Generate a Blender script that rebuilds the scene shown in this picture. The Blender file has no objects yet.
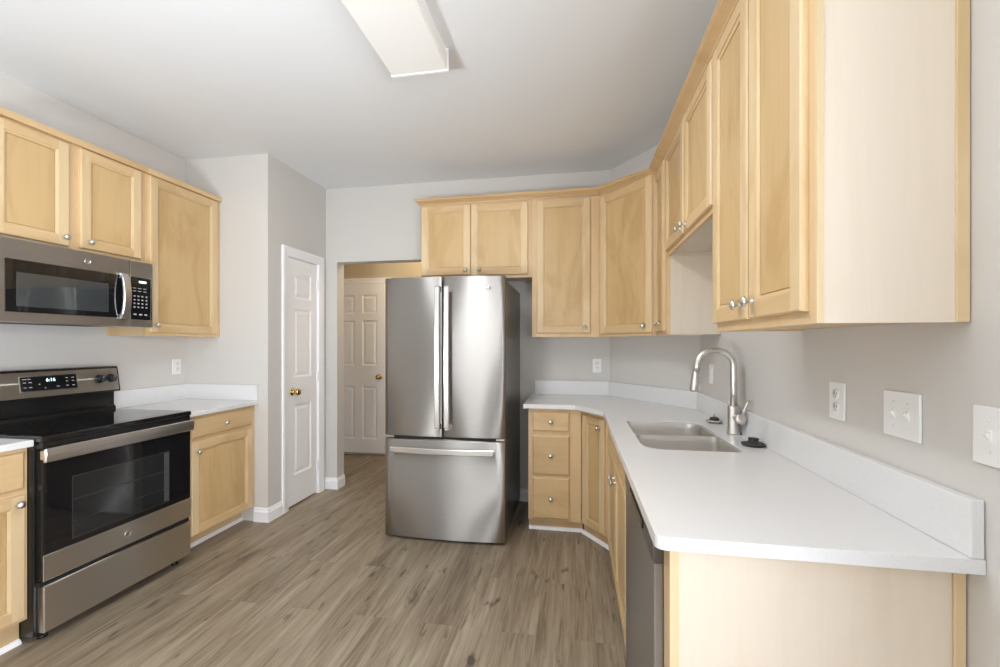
import bpy, bmesh, math, random
from mathutils import Vector, Matrix
random.seed(7)
PI = math.pi
C = bpy.context.scene.collection
SC = bpy.context.scene

# ------------------------------------------------------------------ camera
cam_d = bpy.data.cameras.new('camera'); cam = bpy.data.objects.new('camera', cam_d); C.objects.link(cam)
cam_d.sensor_width = 36; cam_d.lens = 433.24 / 1000 * 36
cam_d.shift_y = 0.01027; cam_d.shift_x = 0.0004; cam_d.clip_start = 0.02
cam.location = (0, 0, 1.3396); cam.rotation_euler = (PI / 2, 0, math.radians(9.912))
SC.camera = cam
# ------------------------------------------------------------------ world, exposure
SC.view_settings.view_transform = 'Standard'; SC.view_settings.look = 'None'
SC.view_settings.exposure = 0.09; SC.view_settings.gamma = 1
SC.view_settings.use_curve_mapping = False
W = bpy.data.worlds.new('sky'); SC.world = W; W.use_nodes = True
W.node_tree.nodes['Background'].inputs[0].default_value = (0.82, 0.90, 1.0, 1)
W.node_tree.nodes['Background'].inputs[1].default_value = 1.6
SC.cycles.max_bounces = 10; SC.cycles.diffuse_bounces = 6; SC.cycles.glossy_bounces = 5
SC.cycles.transparent_max_bounces = 10
SC.cycles.caustics_reflective = False; SC.cycles.caustics_refractive = False
SC.cycles.sample_clamp_indirect = 6
SC.cycles.use_denoising = True

def area(name, loc, rot, sx, sy, power, col):
    l = bpy.data.lights.new(name, 'AREA'); l.shape = 'RECTANGLE'; l.size = sx; l.size_y = sy
    l.energy = power; l.color = col
    o = bpy.data.objects.new(name, l); C.objects.link(o); o.location = loc; o.rotation_euler = rot
    return o
# daylight at the patio window in the back wall, and side fill through an added right-wall window
YB = -3.4
area('patio_daylight', (-0.75, YB - 0.30, 1.25), (PI / 2 + 0.1, 0, 0), 2.9, 2.4, 58, (0.88, 0.93, 1.0))
area('side_fill', (1.15, -0.80, 1.15), (PI / 2 + 0.12, 0, PI / 2 - 0.30), 1.7, 1.9, 205, (0.88, 0.92, 1.0))  # fill lamp added to brighten the left run and pantry door
# added fill lamp behind the camera, bounced off the ceiling
area('ceiling_fill', (-1.5, -1.0, 0.8), (PI, 0, 0), 0.5, 0.5, 34, (0.90, 0.95, 1.0))
# a second added fill lamp, bounced off the ceiling farther in
fl = area('ceiling_fill_forward', (-1.3, -0.35, 1.0), Vector((-0.15, -2.75, -1.77)).to_track_quat('Z', 'Y').to_euler(), 0.4, 0.4, 15, (0.92, 0.96, 1.0))
fl.data.spread = math.radians(110)
# the tubes of the ceiling fixture
area('fluorescent_tubes', (-0.742, 1.44, 2.655), (0, 0, 0), 0.22, 1.1, 17, (0.95, 0.97, 1.0))

# ------------------------------------------------------------------ dimensions
XL, XR, YF, ZC = -2.985, 0.796, 3.675, 2.77
YP, XP = 2.906, -2.274
CT = 0.914

# ------------------------------------------------------------------ materials
def srgb(r, g, b):
    f = lambda c: (c / 255 / 12.92) if c / 255 <= 0.04045 else ((c / 255 + 0.055) / 1.055) ** 2.4
    return (f(r), f(g), f(b), 1)
def new_mat(name):
    m = bpy.data.materials.new(name); m.use_nodes = True
    nt = m.node_tree; b = nt.nodes['Principled BSDF']
    return m, nt, b
def simple(name, col, rough=0.5, metal=0.0, spec=0.5, emit=None, estr=0, coat=0):
    m, nt, b = new_mat(name)
    b.inputs['Base Color'].default_value = col; b.inputs['Roughness'].default_value = rough
    b.inputs['Metallic'].default_value = metal; b.inputs['Specular IOR Level'].default_value = spec
    b.inputs['Coat Weight'].default_value = coat
    if emit: b.inputs['Emission Color'].default_value = emit; b.inputs['Emission Strength'].default_value = estr
    return m
def N(nt, typ, **kw):
    n = nt.nodes.new(typ)
    for k, v in kw.items(): setattr(n, k, v)
    return n
def coords(nt, scale, rnd=True, rot=(0, 0, 0)):
    tc = N(nt, 'ShaderNodeTexCoord'); mp = N(nt, 'ShaderNodeMapping')
    mp.inputs['Scale'].default_value = scale; mp.inputs['Rotation'].default_value = rot
    if rnd:
        oi = N(nt, 'ShaderNodeObjectInfo'); ad = N(nt, 'ShaderNodeVectorMath', operation='ADD'); ml = N(nt, 'ShaderNodeMath', operation='MULTIPLY')
        ml.inputs[1].default_value = 37.0
        nt.links.new(oi.outputs['Random'], ml.inputs[0]); nt.links.new(tc.outputs['Object'], ad.inputs[0]); nt.links.new(ml.outputs[0], ad.inputs[1])
        nt.links.new(ad.outputs[0], mp.inputs[0])
    else: nt.links.new(tc.outputs['Object'], mp.inputs[0])
    return mp.outputs[0]
def noise(nt, vec, scale, detail=4, rough=0.55, dist=0.0):
    n = N(nt, 'ShaderNodeTexNoise'); n.inputs['Scale'].default_value = scale; n.inputs['Detail'].default_value = detail
    n.inputs['Roughness'].default_value = rough; n.inputs['Distortion'].default_value = dist
    nt.links.new(vec, n.inputs['Vector']); return n.outputs['Fac']
def ramp(nt, fac, stops):
    r = N(nt, 'ShaderNodeValToRGB'); e = r.color_ramp.elements
    while len(e) < len(stops): e.new(0.5)
    for el, (p, c) in zip(e, stops): el.position = p; el.color = c
    nt.links.new(fac, r.inputs[0]); return r.outputs[0]
def mix(nt, fac, a, b, mode='MIX'):
    m = N(nt, 'ShaderNodeMix', data_type='RGBA', blend_type=mode)
    for s, v in ((m.inputs[0], fac), (m.inputs[6], a), (m.inputs[7], b)):
        if hasattr(v, 'is_linked'): nt.links.new(v, s)
        else: s.default_value = v
    return m.outputs[2]
def bump(nt, b, h, strength, dist=0.001):
    bp = N(nt, 'ShaderNodeBump'); bp.inputs['Strength'].default_value = strength; bp.inputs['Distance'].default_value = dist
    nt.links.new(h, bp.inputs['Height']); nt.links.new(bp.outputs[0], b.inputs['Normal'])

def maple(name, light, mid, dark, axis='z', rough=0.38, blotch=0.5):
    m, nt, b = new_mat(name)
    sc = {'z': (26, 26, 1.3), 'x': (1.3, 26, 26)}[axis]
    sc2 = {'z': (5, 5, 1.6), 'x': (1.6, 5, 5)}[axis]
    g = noise(nt, coords(nt, sc), 1.0, 5, 0.6, 0.6)
    bl = noise(nt, coords(nt, sc2), 1.0, 3, 0.6, 0.8)
    gc = ramp(nt, g, [(0.30, mid), (0.55, light), (0.8, mid)])
    bc = ramp(nt, bl, [(0.36, dark), (0.52, light)])
    col = mix(nt, blotch, gc, bc)
    oi = N(nt, 'ShaderNodeObjectInfo')
    tone = ramp(nt, oi.outputs['Random'], [(0, (0.93, 0.92, 0.90, 1)), (1, (1.04, 1.03, 1.02, 1))])
    col = mix(nt, 1.0, col, tone, 'MULTIPLY')
    nt.links.new(col, b.inputs['Base Color']); b.inputs['Roughness'].default_value = rough
    b.inputs['Specular IOR Level'].default_value = 0.4
    return m
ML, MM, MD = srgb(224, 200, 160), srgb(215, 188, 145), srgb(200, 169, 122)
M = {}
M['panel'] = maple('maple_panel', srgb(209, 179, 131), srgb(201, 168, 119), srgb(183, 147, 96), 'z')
M['stile'] = maple('maple_stile', ML, MM, MD, 'z')
M['rail'] = maple('maple_rail', srgb(215, 186, 142), srgb(206, 175, 129), srgb(191, 156, 108), 'x')
M['frame'] = maple('maple_frame', srgb(219, 190, 149), MM, MD, 'z')
M['crown'] = maple('maple_crown', srgb(214, 183, 139), srgb(206, 173, 128), srgb(194, 159, 113), 'x')
M['skin'] = maple('maple_laminate', srgb(226, 214, 197), srgb(221, 208, 190), srgb(217, 202, 182), 'z', 0.3, 0.35)
M['edge'] = maple('maple_edge', srgb(222, 202, 164), srgb(214, 192, 152), srgb(204, 178, 136), 'z', 0.35, 0.3)
M['wall'] = simple('greige_paint', srgb(211, 208, 203), 0.85, spec=0.25)
M['ceil'] = simple('ceiling_paint', srgb(230, 232, 234), 0.9, spec=0.2)
M['white'] = simple('white_trim_paint', srgb(250, 250, 252), 0.35)
M['hallpaint'] = simple('hall_paint', srgb(204, 192, 170), 0.85, spec=0.25)
M['plate'] = simple('white_plastic', srgb(240, 240, 238), 0.3)
M['slot'] = simple('grey_slots', srgb(120, 118, 114), 0.5)
M['black'] = simple('black_enamel', (0.012, 0.012, 0.012, 1), 0.22)
M['blackglass'] = simple('black_glass', (0.008, 0.008, 0.009, 1), 0.03, spec=0.6)
M['cookglass'] = simple('cooktop_glass', (0.010, 0.010, 0.011, 1), 0.05, spec=0.7)
M['window_glass'] = simple('oven_window_glass', (0.018, 0.019, 0.020, 1), 0.05, spec=0.9)
M['mwglass'] = simple('microwave_window_glass', (0.040, 0.046, 0.048, 1), 0.03, spec=1.0)
M['rack'] = simple('oven_rack_wire', (0.07, 0.07, 0.07, 1), 0.4, 0.5)
M['lit_strip'] = simple('oven_lit_strip', (0.10, 0.10, 0.10, 1), 0.3, 0.3)  # lighter grey painted for the lit oven cavity side
M['burner'] = simple('burner_print', (0.05, 0.05, 0.05, 1), 0.25)
M['nickel'] = simple('satin_nickel', (0.70, 0.675, 0.64, 1), 0.33, 1)
M['chrome'] = simple('bright_steel', (0.72, 0.71, 0.70, 1), 0.16, 1)
M['handle_steel'] = simple('handle_steel', (0.72, 0.71, 0.70, 1), 0.30, 1)
M['brass'] = simple('polished_brass', (0.62, 0.43, 0.16, 1), 0.18, 1)
M['rubber'] = simple('black_rubber', (0.03, 0.03, 0.03, 1), 0.5)
M['case'] = simple('dark_grey_case', (0.145, 0.138, 0.13, 1), 0.30, 0.55)
M['dark'] = simple('dark_gap', (0.01, 0.01, 0.01, 1), 0.6)
M['print'] = simple('grey_print', (0.45, 0.45, 0.45, 1), 0.5)
M['digit'] = simple('lit_digits', (0.1, 0.3, 0.35, 1), 0.5, emit=(0.6, 0.95, 1.0, 1), estr=2.5)
M['diffuser'] = simple('light_diffuser', srgb(240, 239, 236), 0.5, emit=(1, 0.985, 0.96, 1), estr=0.04)
M['lampglass'] = simple('warm_lamp_glass', (0.9, 0.85, 0.7, 1), 0.5, emit=(1, 0.78, 0.45, 1), estr=6)
M['dinglass'] = simple('dining_lamp_glass', (0.9, 0.88, 0.84, 1), 0.5, emit=(1, 0.95, 0.88, 1), estr=6)

def steel(name, col, rough, aniso, rot=0.25):
    m, nt, b = new_mat(name)
    b.inputs['Metallic'].default_value = 1
    tg = N(nt, 'ShaderNodeTangent', direction_type='RADIAL', axis='Z'); nt.links.new(tg.outputs[0], b.inputs['Tangent'])
    b.inputs['Anisotropic'].default_value = aniso; b.inputs['Anisotropic Rotation'].default_value = rot
    h = noise(nt, coords(nt, (1.5, 1.5, 420)), 1.0, 3, 0.6)
    c = ramp(nt, h, [(0.3, tuple(x * 0.95 for x in col[:3]) + (1,)), (0.7, col)])
    nt.links.new(c, b.inputs['Base Color'])
    b.inputs['Roughness'].default_value = rough
    return m
M['steel'] = steel('brushed_stainless', (0.54, 0.515, 0.485, 1), 0.52, 1.0)
M['steel_dark'] = steel('slate_stainless', (0.44, 0.41, 0.38, 1), 0.26, 0.6)
M['range_steel'] = steel('range_stainless', (0.68, 0.66, 0.63, 1), 0.42, 1.0)
M['sinksteel'] = simple('sink_stainless', (0.72, 0.69, 0.65, 1), 0.36, 1)

def quartz():
    m, nt, b = new_mat('white_quartz')
    n = noise(nt, coords(nt, (1, 1, 1), False), 260, 2)
    c = ramp(nt, n, [(0.30, srgb(222, 222, 221)), (0.5, srgb(227, 227, 227))])
    nt.links.new(c, b.inputs['Base Color']); b.inputs['Roughness'].default_value = 0.22
    b.inputs['Specular IOR Level'].default_value = 0.45
    return m
M['quartz'] = quartz()

def plank_floor():
    m, nt, b = new_mat('vinyl_plank_floor')
    tc = N(nt, 'ShaderNodeTexCoord'); sp = N(nt, 'ShaderNodeSeparateXYZ'); nt.links.new(tc.outputs['Object'], sp.inputs[0])
    cb = N(nt, 'ShaderNodeCombineXYZ'); nt.links.new(sp.outputs['Y'], cb.inputs['X']); nt.links.new(sp.outputs['X'], cb.inputs['Y'])
    def brick(c1, c2, cm, mort):
        bk = N(nt, 'ShaderNodeTexBrick'); bk.offset = 0.37; bk.offset_frequency = 2
        bk.inputs['Scale'].default_value = 1; bk.inputs['Brick Width'].default_value = 1.22; bk.inputs['Row Height'].default_value = 0.18
        bk.inputs['Mortar Size'].default_value = mort; bk.inputs['Mortar Smooth'].default_value = 0.3
        bk.inputs['Color1'].default_value = c1; bk.inputs['Color2'].default_value = c2; bk.inputs['Mortar'].default_value = cm
        nt.links.new(cb.outputs[0], bk.inputs['Vector']); return bk
    idb = brick((0, 0, 0, 1), (1, 1, 1, 1), (0.5, 0.5, 0.5, 1), 0.0)
    # every plank reads its own stretch of grain
    sh = N(nt, 'ShaderNodeVectorMath', operation='SCALE'); nt.links.new(idb.outputs['Color'], sh.inputs[0]); sh.inputs['Scale'].default_value = 23
    av = N(nt, 'ShaderNodeVectorMath', operation='ADD'); nt.links.new(tc.outputs['Object'], av.inputs[0]); nt.links.new(sh.outputs[0], av.inputs[1])
    def mp(s):
        q = N(nt, 'ShaderNodeMapping'); q.inputs['Scale'].default_value = s; nt.links.new(av.outputs[0], q.inputs[0]); return q.outputs[0]
    fine = noise(nt, mp((75, 2.8, 1)), 1, 6, 0.7, 0.7)
    broad = noise(nt, mp((9, 0.9, 1)), 1, 4, 0.6, 1.2)
    base = ramp(nt, fine, [(0.30, srgb(92, 78, 64)), (0.50, srgb(146, 132, 112)), (0.70, srgb(180, 167, 147))])
    bro = ramp(nt, broad, [(0.32, srgb(104, 88, 72)), (0.5, srgb(146, 132, 112)), (0.66, srgb(176, 163, 143))])
    col = mix(nt, 0.5, base, bro)
    # dark knots and cracks, drawn out along the grain
    kn = noise(nt, mp((19, 4.6, 1)), 1.0, 3, 0.5, 0.5)
    kf = ramp(nt, kn, [(0.625, (0, 0, 0, 1)), (0.75, (0.9, 0.9, 0.9, 1))])
    col = mix(nt, kf, col, srgb(78, 66, 56))
    k2 = noise(nt, mp((34, 2.2, 1)), 1.0, 4, 0.6, 0.6)
    k2f = ramp(nt, k2, [(0.58, (0, 0, 0, 1)), (0.70, (0.75, 0.75, 0.75, 1))])
    col = mix(nt, k2f, col, srgb(104, 88, 74))
    tone = ramp(nt, idb.outputs['Color'], [(0, (0.98, 0.98, 0.98, 1)), (1, (1.03, 1.03, 1.025, 1))])
    col = mix(nt, 1.0, col, tone, 'MULTIPLY')
    seam = brick((0, 0, 0, 1), (0, 0, 0, 1), (1, 1, 1, 1), 0.0016)
    sf = N(nt, 'ShaderNodeMath', operation='MULTIPLY'); sf.inputs[1].default_value = 0.12; nt.links.new(seam.outputs['Fac'], sf.inputs[0])
    col = mix(nt, sf.outputs[0], col, srgb(84, 72, 62))
    nt.links.new(col, b.inputs['Base Color'])
    b.inputs['Roughness'].default_value = 0.42; b.inputs['Specular IOR Level'].default_value = 0.35
    bump(nt, b, fine, 0.15, 0.0008)
    return m
M['floor'] = plank_floor()

def pane_mat():
    m = bpy.data.materials.new('window_pane'); m.use_nodes = True; nt = m.node_tree; nt.nodes.clear()
    o = N(nt, 'ShaderNodeOutputMaterial'); mx = N(nt, 'ShaderNodeMixShader'); t = N(nt, 'ShaderNodeBsdfTransparent'); g = N(nt, 'ShaderNodeBsdfGlossy')
    g.inputs['Roughness'].default_value = 0.0; mx.inputs[0].default_value = 0.08
    nt.links.new(t.outputs[0], mx.inputs[1]); nt.links.new(g.outputs[0], mx.inputs[2]); nt.links.new(mx.outputs[0], o.inputs[0])
    return m
M['pane'] = pane_mat()
def blind_mat():
    m = bpy.data.materials.new('blind_fabric'); m.use_nodes = True; nt = m.node_tree; nt.nodes.clear()
    o = N(nt, 'ShaderNodeOutputMaterial'); mx = N(nt, 'ShaderNodeMixShader'); d = N(nt, 'ShaderNodeBsdfDiffuse'); t = N(nt, 'ShaderNodeBsdfTranslucent')
    d.inputs[0].default_value = (0.85, 0.85, 0.83, 1); t.inputs[0].default_value = (0.85, 0.85, 0.83, 1); mx.inputs[0].default_value = 0.55
    nt.links.new(d.outputs[0], mx.inputs[1]); nt.links.new(t.outputs[0], mx.inputs[2]); nt.links.new(mx.outputs[0], o.inputs[0])
    return m
M['blind'] = blind_mat()

# ------------------------------------------------------------------ mesh builder
class MB:
    def __init__(s): s.bm = bmesh.new(); s.mi = 0
    def _f(s, vs, mi=None):
        try:
            f = s.bm.faces.new(vs); f.material_index = s.mi if mi is None else mi; return f
        except ValueError: return None
    def box(s, x0, x1, y0, y1, z0, z1, b=0.0, seg=1):
        v = [s.bm.verts.new(p) for p in [(x0, y0, z0), (x1, y0, z0), (x1, y1, z0), (x0, y1, z0), (x0, y0, z1), (x1, y0, z1), (x1, y1, z1), (x0, y1, z1)]]
        fs = [s._f([v[i] for i in q]) for q in ((0, 3, 2, 1), (4, 5, 6, 7), (0, 1, 5, 4), (1, 2, 6, 5), (2, 3, 7, 6), (3, 0, 4, 7))]
        if b > 0:
            es = list({e for f in fs for e in f.edges})
            bmesh.ops.bevel(s.bm, geom=es, offset=b, segments=seg, affect='EDGES', profile=0.5)
        return s
    def loft(s, rings, closed=True, cap0=True, cap1=True, smooth=True):
        R = [[s.bm.verts.new(p) for p in r] for r in rings]
        n = len(R[0])
        for a, b in zip(R, R[1:]):
            for i in range(n if closed else n - 1):
                f = s._f([a[i], a[(i + 1) % n], b[(i + 1) % n], b[i]])
                if f: f.smooth = smooth
        if cap0: s._f(R[0][::-1])
        if cap1: s._f(R[-1])
        return s
    def tube(s, pts, r, seg=12, caps=True):
        pts = [Vector(p) for p in pts]; rs = r if isinstance(r, (list, tuple)) else [r] * len(pts)
        rings = []; up = None
        for i, p in enumerate(pts):
            t = (pts[min(i + 1, len(pts) - 1)] - pts[max(i - 1, 0)]).normalized()
            if up is None:
                up = Vector((0, 0, 1)) if abs(t.z) < 0.9 else Vector((0, 1, 0))
            a = t.cross(up).normalized(); bb = a.cross(t).normalized(); up = bb
            rings.append([p + (a * math.cos(k * 2 * PI / seg) + bb * math.sin(k * 2 * PI / seg)) * rs[i] for k in range(seg)])
        return s.loft(rings, cap0=caps, cap1=caps)
    def lathe(s, prof, origin=(0, 0, 0), axis='z', seg=24):
        o = Vector(origin); rings = []
        for r, h in prof:
            ring = []
            for k in range(seg):
                c, d = math.cos(k * 2 * PI / seg) * r, math.sin(k * 2 * PI / seg) * r
                ring.append(o + {'z': Vector((c, d, h)), 'y': Vector((c, h, d)), 'x': Vector((h, c, d))}[axis])
            rings.append(ring)
        return s.loft(rings)
    def prism(s, poly, z0, z1, smooth=False):      # poly in xy, extruded along z
        return s.loft([[(x, y, z0) for x, y in poly], [(x, y, z1) for x, y in poly]], smooth=smooth)
    def extrude_x(s, prof, x0, x1):                # prof in yz
        return s.loft([[(x0, y, z) for y, z in prof], [(x1, y, z) for y, z in prof]], smooth=False)
    def slab(s, outer, holes, z0, z1):
        for z in (z0, z1):
            edges = []
            for lp in [outer] + holes:
                vs = [s.bm.verts.new((x, y, z)) for x, y in lp]
                edges += [s.bm.edges.new((vs[i], vs[(i + 1) % len(vs)])) for i in range(len(vs))]
            bmesh.ops.triangle_fill(s.bm, use_beauty=True, use_dissolve=False, edges=edges, normal=(0, 0, 1))
        for lp in [outer] + holes:
            s.loft([[(x, y, z0) for x, y in lp], [(x, y, z1) for x, y in lp]], cap0=False, cap1=False, smooth=False)
        bmesh.ops.remove_doubles(s.bm, verts=s.bm.verts, dist=1e-5)
        return s
    def paneled(s, x0, x1, z0, z1, th, cols, rows, prof, y=0.0, edge=0.003, mats=(0, 1, 2)):
        """door slab: back at y, front at y-th; cols/rows are panel intervals; prof = [(inset, depth from front)]"""
        yf = y - th
        B = lambda pts: [s.bm.verts.new(p) for p in pts]
        rect = lambda a, b, c, d, yy: [(a, yy, c), (b, yy, c), (b, yy, d), (a, yy, d)]
        r0 = B(rect(x0, x1, z0, z1, y)); r1 = B(rect(x0, x1, z0, z1, yf + edge)); r2 = B(rect(x0 + edge, x1 - edge, z0 + edge, z1 - edge, yf))
        s._f(r0[::-1] if True else r0, mats[0])
        for a, b in ((r0, r1), (r1, r2)):
            for i in range(4): s._f([a[i], a[(i + 1) % 4], b[(i + 1) % 4], b[i]], mats[0] if i % 2 else mats[1])
        xs = [x0 + edge] + [c for ab in cols for c in ab] + [x1 - edge]
        zs = [z0 + edge] + [c for ab in rows for c in ab] + [z1 - edge]
        for i in range(len(xs) - 1):
            if i % 2 == 0:
                s._f(B(rect(xs[i], xs[i + 1], zs[0], zs[-1], yf)), mats[0]); continue
            for j in range(len(zs) - 1):
                if j % 2 == 0: s._f(B(rect(xs[i], xs[i + 1], zs[j], zs[j + 1], yf)), mats[1])
                else:
                    prev = B(rect(xs[i], xs[i + 1], zs[j], zs[j + 1], yf)); a, b, c, d = xs[i], xs[i + 1], zs[j], zs[j + 1]
                    for n, (ins, dep) in enumerate(prof):
                        cur = B(rect(a + ins, b - ins, c + ins, d - ins, yf + dep))
                        for k in range(4): s._f([prev[k], prev[(k + 1) % 4], cur[(k + 1) % 4], cur[k]], mats[0] if k % 2 else mats[1])
                        prev = cur
                    s._f(prev, mats[2])
        return s
    def build(s, name, mats, parent=None, bevel=0, smooth=None):
        bmesh.ops.recalc_face_normals(s.bm, faces=s.bm.faces)
        me = bpy.data.meshes.new(name); s.bm.to_mesh(me); s.bm.free()
        o = bpy.data.objects.new(name, me); C.objects.link(o)
        for m in (mats if isinstance(mats, (list, tuple)) else [mats]): me.materials.append(M[m] if isinstance(m, str) else m)
        if parent: o.parent = parent
        if bevel:
            md = o.modifiers.new('bevel', 'BEVEL'); md.width = bevel; md.segments = 2; md.limit_method = 'ANGLE'; md.angle_limit = math.radians(50)
        return o

def tag(o, label=None, cat=None, group=None, kind=None):
    if label: o['label'] = label
    if cat: o['category'] = cat
    if group: o['group'] = group
    if kind: o['kind'] = kind
    return o
def thing(name, loc, rz, label, cat, group=None):
    o = bpy.data.objects.new(name, None); C.objects.link(o); o.location = loc; o.rotation_euler = (0, 0, rz)
    o.empty_display_size = 0.1
    return tag(o, label, cat, group)
def struct(name, mb, mat, parent=None):
    o = mb.build(name, mat, parent)
    if not parent: tag(o, kind='structure')
    return o
def text(name, body, size, mat, parent, loc, rot, depth=0.0004):
    cu = bpy.data.curves.new(name, 'FONT'); cu.body = body; cu.size = size; cu.extrude = depth
    cu.align_x = 'CENTER'; cu.align_y = 'CENTER'
    tmp = bpy.data.objects.new(name, cu); C.objects.link(tmp)
    me = bpy.data.meshes.new_from_object(tmp.evaluated_get(bpy.context.evaluated_depsgraph_get())); bpy.data.objects.remove(tmp)
    me.materials.clear(); me.materials.append(M[mat])
    o = bpy.data.objects.new(name, me); C.objects.link(o); o.parent = parent; o.location = loc; o.rotation_euler = rot
    return o

# ------------------------------------------------------------------ the room
WT = 0.12
struct('floor', MB().box(-6.2, 2.2, YB - 0.5, 6.0, -0.06, 0), 'floor')
struct('ceiling', MB().box(-6.2, 2.2, YB - 0.12, 6.0, ZC, ZC + 0.1), 'ceil')
struct('wall_left', MB().box(XL - WT, XL, -1.2, YP, 0, ZC), 'wall')
struct('wall_pantry_front', MB().box(XL - WT, XP, YP, YP + WT, 0, ZC), 'wall')
PD0, PD1, PDH = 3.137, 3.549, 2.045
mb = MB()
mb.box(XP - WT, XP, YP + WT, PD0 - 0.02, 0, ZC); mb.box(XP - WT, XP, PD1 + 0.02, YF, 0, ZC); mb.box(XP - WT, XP, PD0 - 0.02, PD1 + 0.02, PDH + 0.02, ZC)
struct('wall_pantry_side', mb, 'wall')
OX0, OX1, OZ = -2.163, -1.27, 2.09
mb = MB(); mb.box(XP - WT, OX0, YF, YF + WT, 0, ZC); mb.box(OX1, XR + WT, YF, YF + WT, 0, ZC); mb.box(OX0, OX1, YF, YF + WT, OZ, ZC)
struct('wall_far', mb, 'wall')
DA, DB = Vector((0.282, YF)), Vector((XR, 2.986))
mb = MB(); mb.prism([tuple(DA), (XR, YF), tuple(DB)], 0, ZC); struct('wall_diagonal', mb, 'wall')
mb = MB(); mb.box(XR, XR + WT, 0.05, YF, 0, ZC); mb.box(XR, XR + WT, YB, -1.55, 0, ZC)
mb.box(XR, XR + WT, -1.55, 0.05, 0, 0.30); mb.box(XR, XR + WT, -1.55, 0.05, 2.15, ZC)
struct('wall_right', mb, 'wall')
# back wall of the dining end, with the patio window and a smaller window
mb = MB()
mb.box(-6.0, -2.2, YB - WT, YB, 0, ZC); mb.box(0.70, XR + WT, YB - WT, YB, 0, ZC)
mb.box(-2.2, 0.70, YB - WT, YB, 2.45, ZC)
struct('wall_back', mb, 'wall')
struct('wall_den', MB().box(-6.0 - WT, -6.0, YB, -1.2, 0, ZC), 'wall')
struct('wall_den_side', MB().box(-6.0, XL - WT, -1.2, -1.08, 0, ZC), 'wall')
# hall beyond the opening
HY = 4.875
struct('wall_hall_back', MB().box(-4.2, -0.6, HY, HY + WT, 0, ZC), 'hallpaint')
struct('wall_hall_left', MB().box(-4.2, -4.08, YF + WT, HY, 0, ZC), 'hallpaint')
struct('wall_hall_right', MB().box(-0.72, -0.6, YF + WT, HY, 0, ZC), 'hallpaint')
struct('wall_hall_near', MB().box(-4.08, XP - WT, YF + WT - 0.12, YF + WT, 0, ZC), 'hallpaint')

def base_prof(d=0.014, h=0.105):
    return [(0, 0), (-d, 0), (-d, h * 0.72), (-d * 0.55, h * 0.84), (-d * 0.5, h * 0.97), (-d * 0.25, h), (0, h)]
def baseboard(name, p0, p1, out, e0=0, e1=0):
    """run from p0 to p1 on the wall face, out = direction into the room"""
    p0, p1, out = Vector(p0), Vector(p1), Vector(out).normalized()
    t = (p1 - p0).normalized(); rings = []
    for p, e in ((p0, -e0), (p1, e1)):
        rings.append([(p.x - out.x * y + t.x * e * (-y / 0.014), p.y - out.y * y + t.y * e * (-y / 0.014), z) for y, z in base_prof()])
    mbx = MB(); mbx.loft(rings, smooth=False); return struct(name, mbx, 'white')
baseboard('baseboard_pantry_front', (-2.385, YP), (XP, YP), (0, -1), 0, 0.014)
baseboard('baseboard_pantry_side', (XP, YP), (XP, 3.055), (1, 0), 0.014, 0)
baseboard('baseboard_far_left', (XP, YF), (OX0, YF), (0, -1), 0, 0.014)
baseboard('baseboard_opening', (OX0, YF), (OX0, YF + WT), (1, 0), 0.014, 0)
baseboard('baseboard_far_right', (OX1, YF), (-0.335, YF), (0, -1))
baseboard('baseboard_right', (XR, 1.03), (XR, YB), (-1, 0))
baseboard('baseboard_hall', (-4.08, HY), (-2.99, HY), (0, -1))

# --- panelled doors
PROF6 = [(0.004, 0.004), (0.014, 0.009), (0.022, 0.009), (0.042, 0.003)]
def casing(mb, w, h, cw=0.058, th=0.016):
    prof = [(0, 0), (0, -th * 0.5), (cw * 0.25, -th * 0.62), (cw * 0.8, -th), (cw, -th * 0.85), (cw, 0)]
    a, b = -0.004, w + 0.004
    def ring(x, z, dx, dz): return [(x + dx * u, y, z + dz * u) for u, y in prof]
    mb.loft([ring(a, 0, -1, 0), ring(a, h + 0.004, -1, 1), ring(b, h + 0.004, 1, 1), ring(b, 0, 1, 0)], smooth=False)
    return mb
def doorknob(parent, x, z, name='knob'):
    mb = MB(); mb.lathe([(0.0, 0), (0.031, 0), (0.031, -0.004), (0.024, -0.009), (0.011, -0.012), (0.010, -0.030), (0.018, -0.036), (0.027, -0.046), (0.029, -0.056), (0.024, -0.066), (0.010, -0.071), (0.0, -0.071)], (x, 0, z), 'y')
    return mb.build(name, 'brass', parent)
d1 = thing('door_1', (XP, PD0, 0), PI / 2, None, None); tag(d1, kind='structure')
w = PD1 - PD0
mb = MB(); mb.paneled(0.003, w - 0.003, 0.012, PDH - 0.003, 0.035, [(0.088, w - 0.088)], [(0.255, 0.835), (1.06, 1.63), (1.715, 1.925)], PROF6, y=0.045, mats=(0, 0, 0))
leaf = mb.build('door_leaf', 'white', d1)
doorknob(leaf, 0.066, 0.945).location = (0, 0.010, 0)
mb = MB(); casing(mb, w, PDH, 0.072); mb.box(-0.02, 0, 0, WT, 0, PDH + 0.02); mb.box(w, w + 0.02, 0, WT, 0, PDH + 0.02); mb.box(0, w, 0, WT, PDH, PDH + 0.02)
mb.build('door_casing', 'white', d1)
for z in (0.25, 1.05, 1.86):
    MB().box(w - 0.012, w + 0.004, -0.004, 0.012, z - 0.045, z + 0.045, 0.002).build('hinge', 'plate', d1)
d2 = thing('door_2', (-2.93, HY, 0), 0, None, None); tag(d2, kind='structure')
w = 0.70
mb = MB(); mb.paneled(0.003, w - 0.003, 0.030, 2.06, 0.035, [(0.10, 0.31), (0.41, 0.60)], [(0.20, 0.83), (1.08, 1.62), (1.70, 1.925)], PROF6, y=0.0, mats=(0, 0, 0))
leaf = mb.build('door_leaf', 'white', d2)
doorknob(leaf, w - 0.065, 0.945).location = (0, -0.035, 0)
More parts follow.
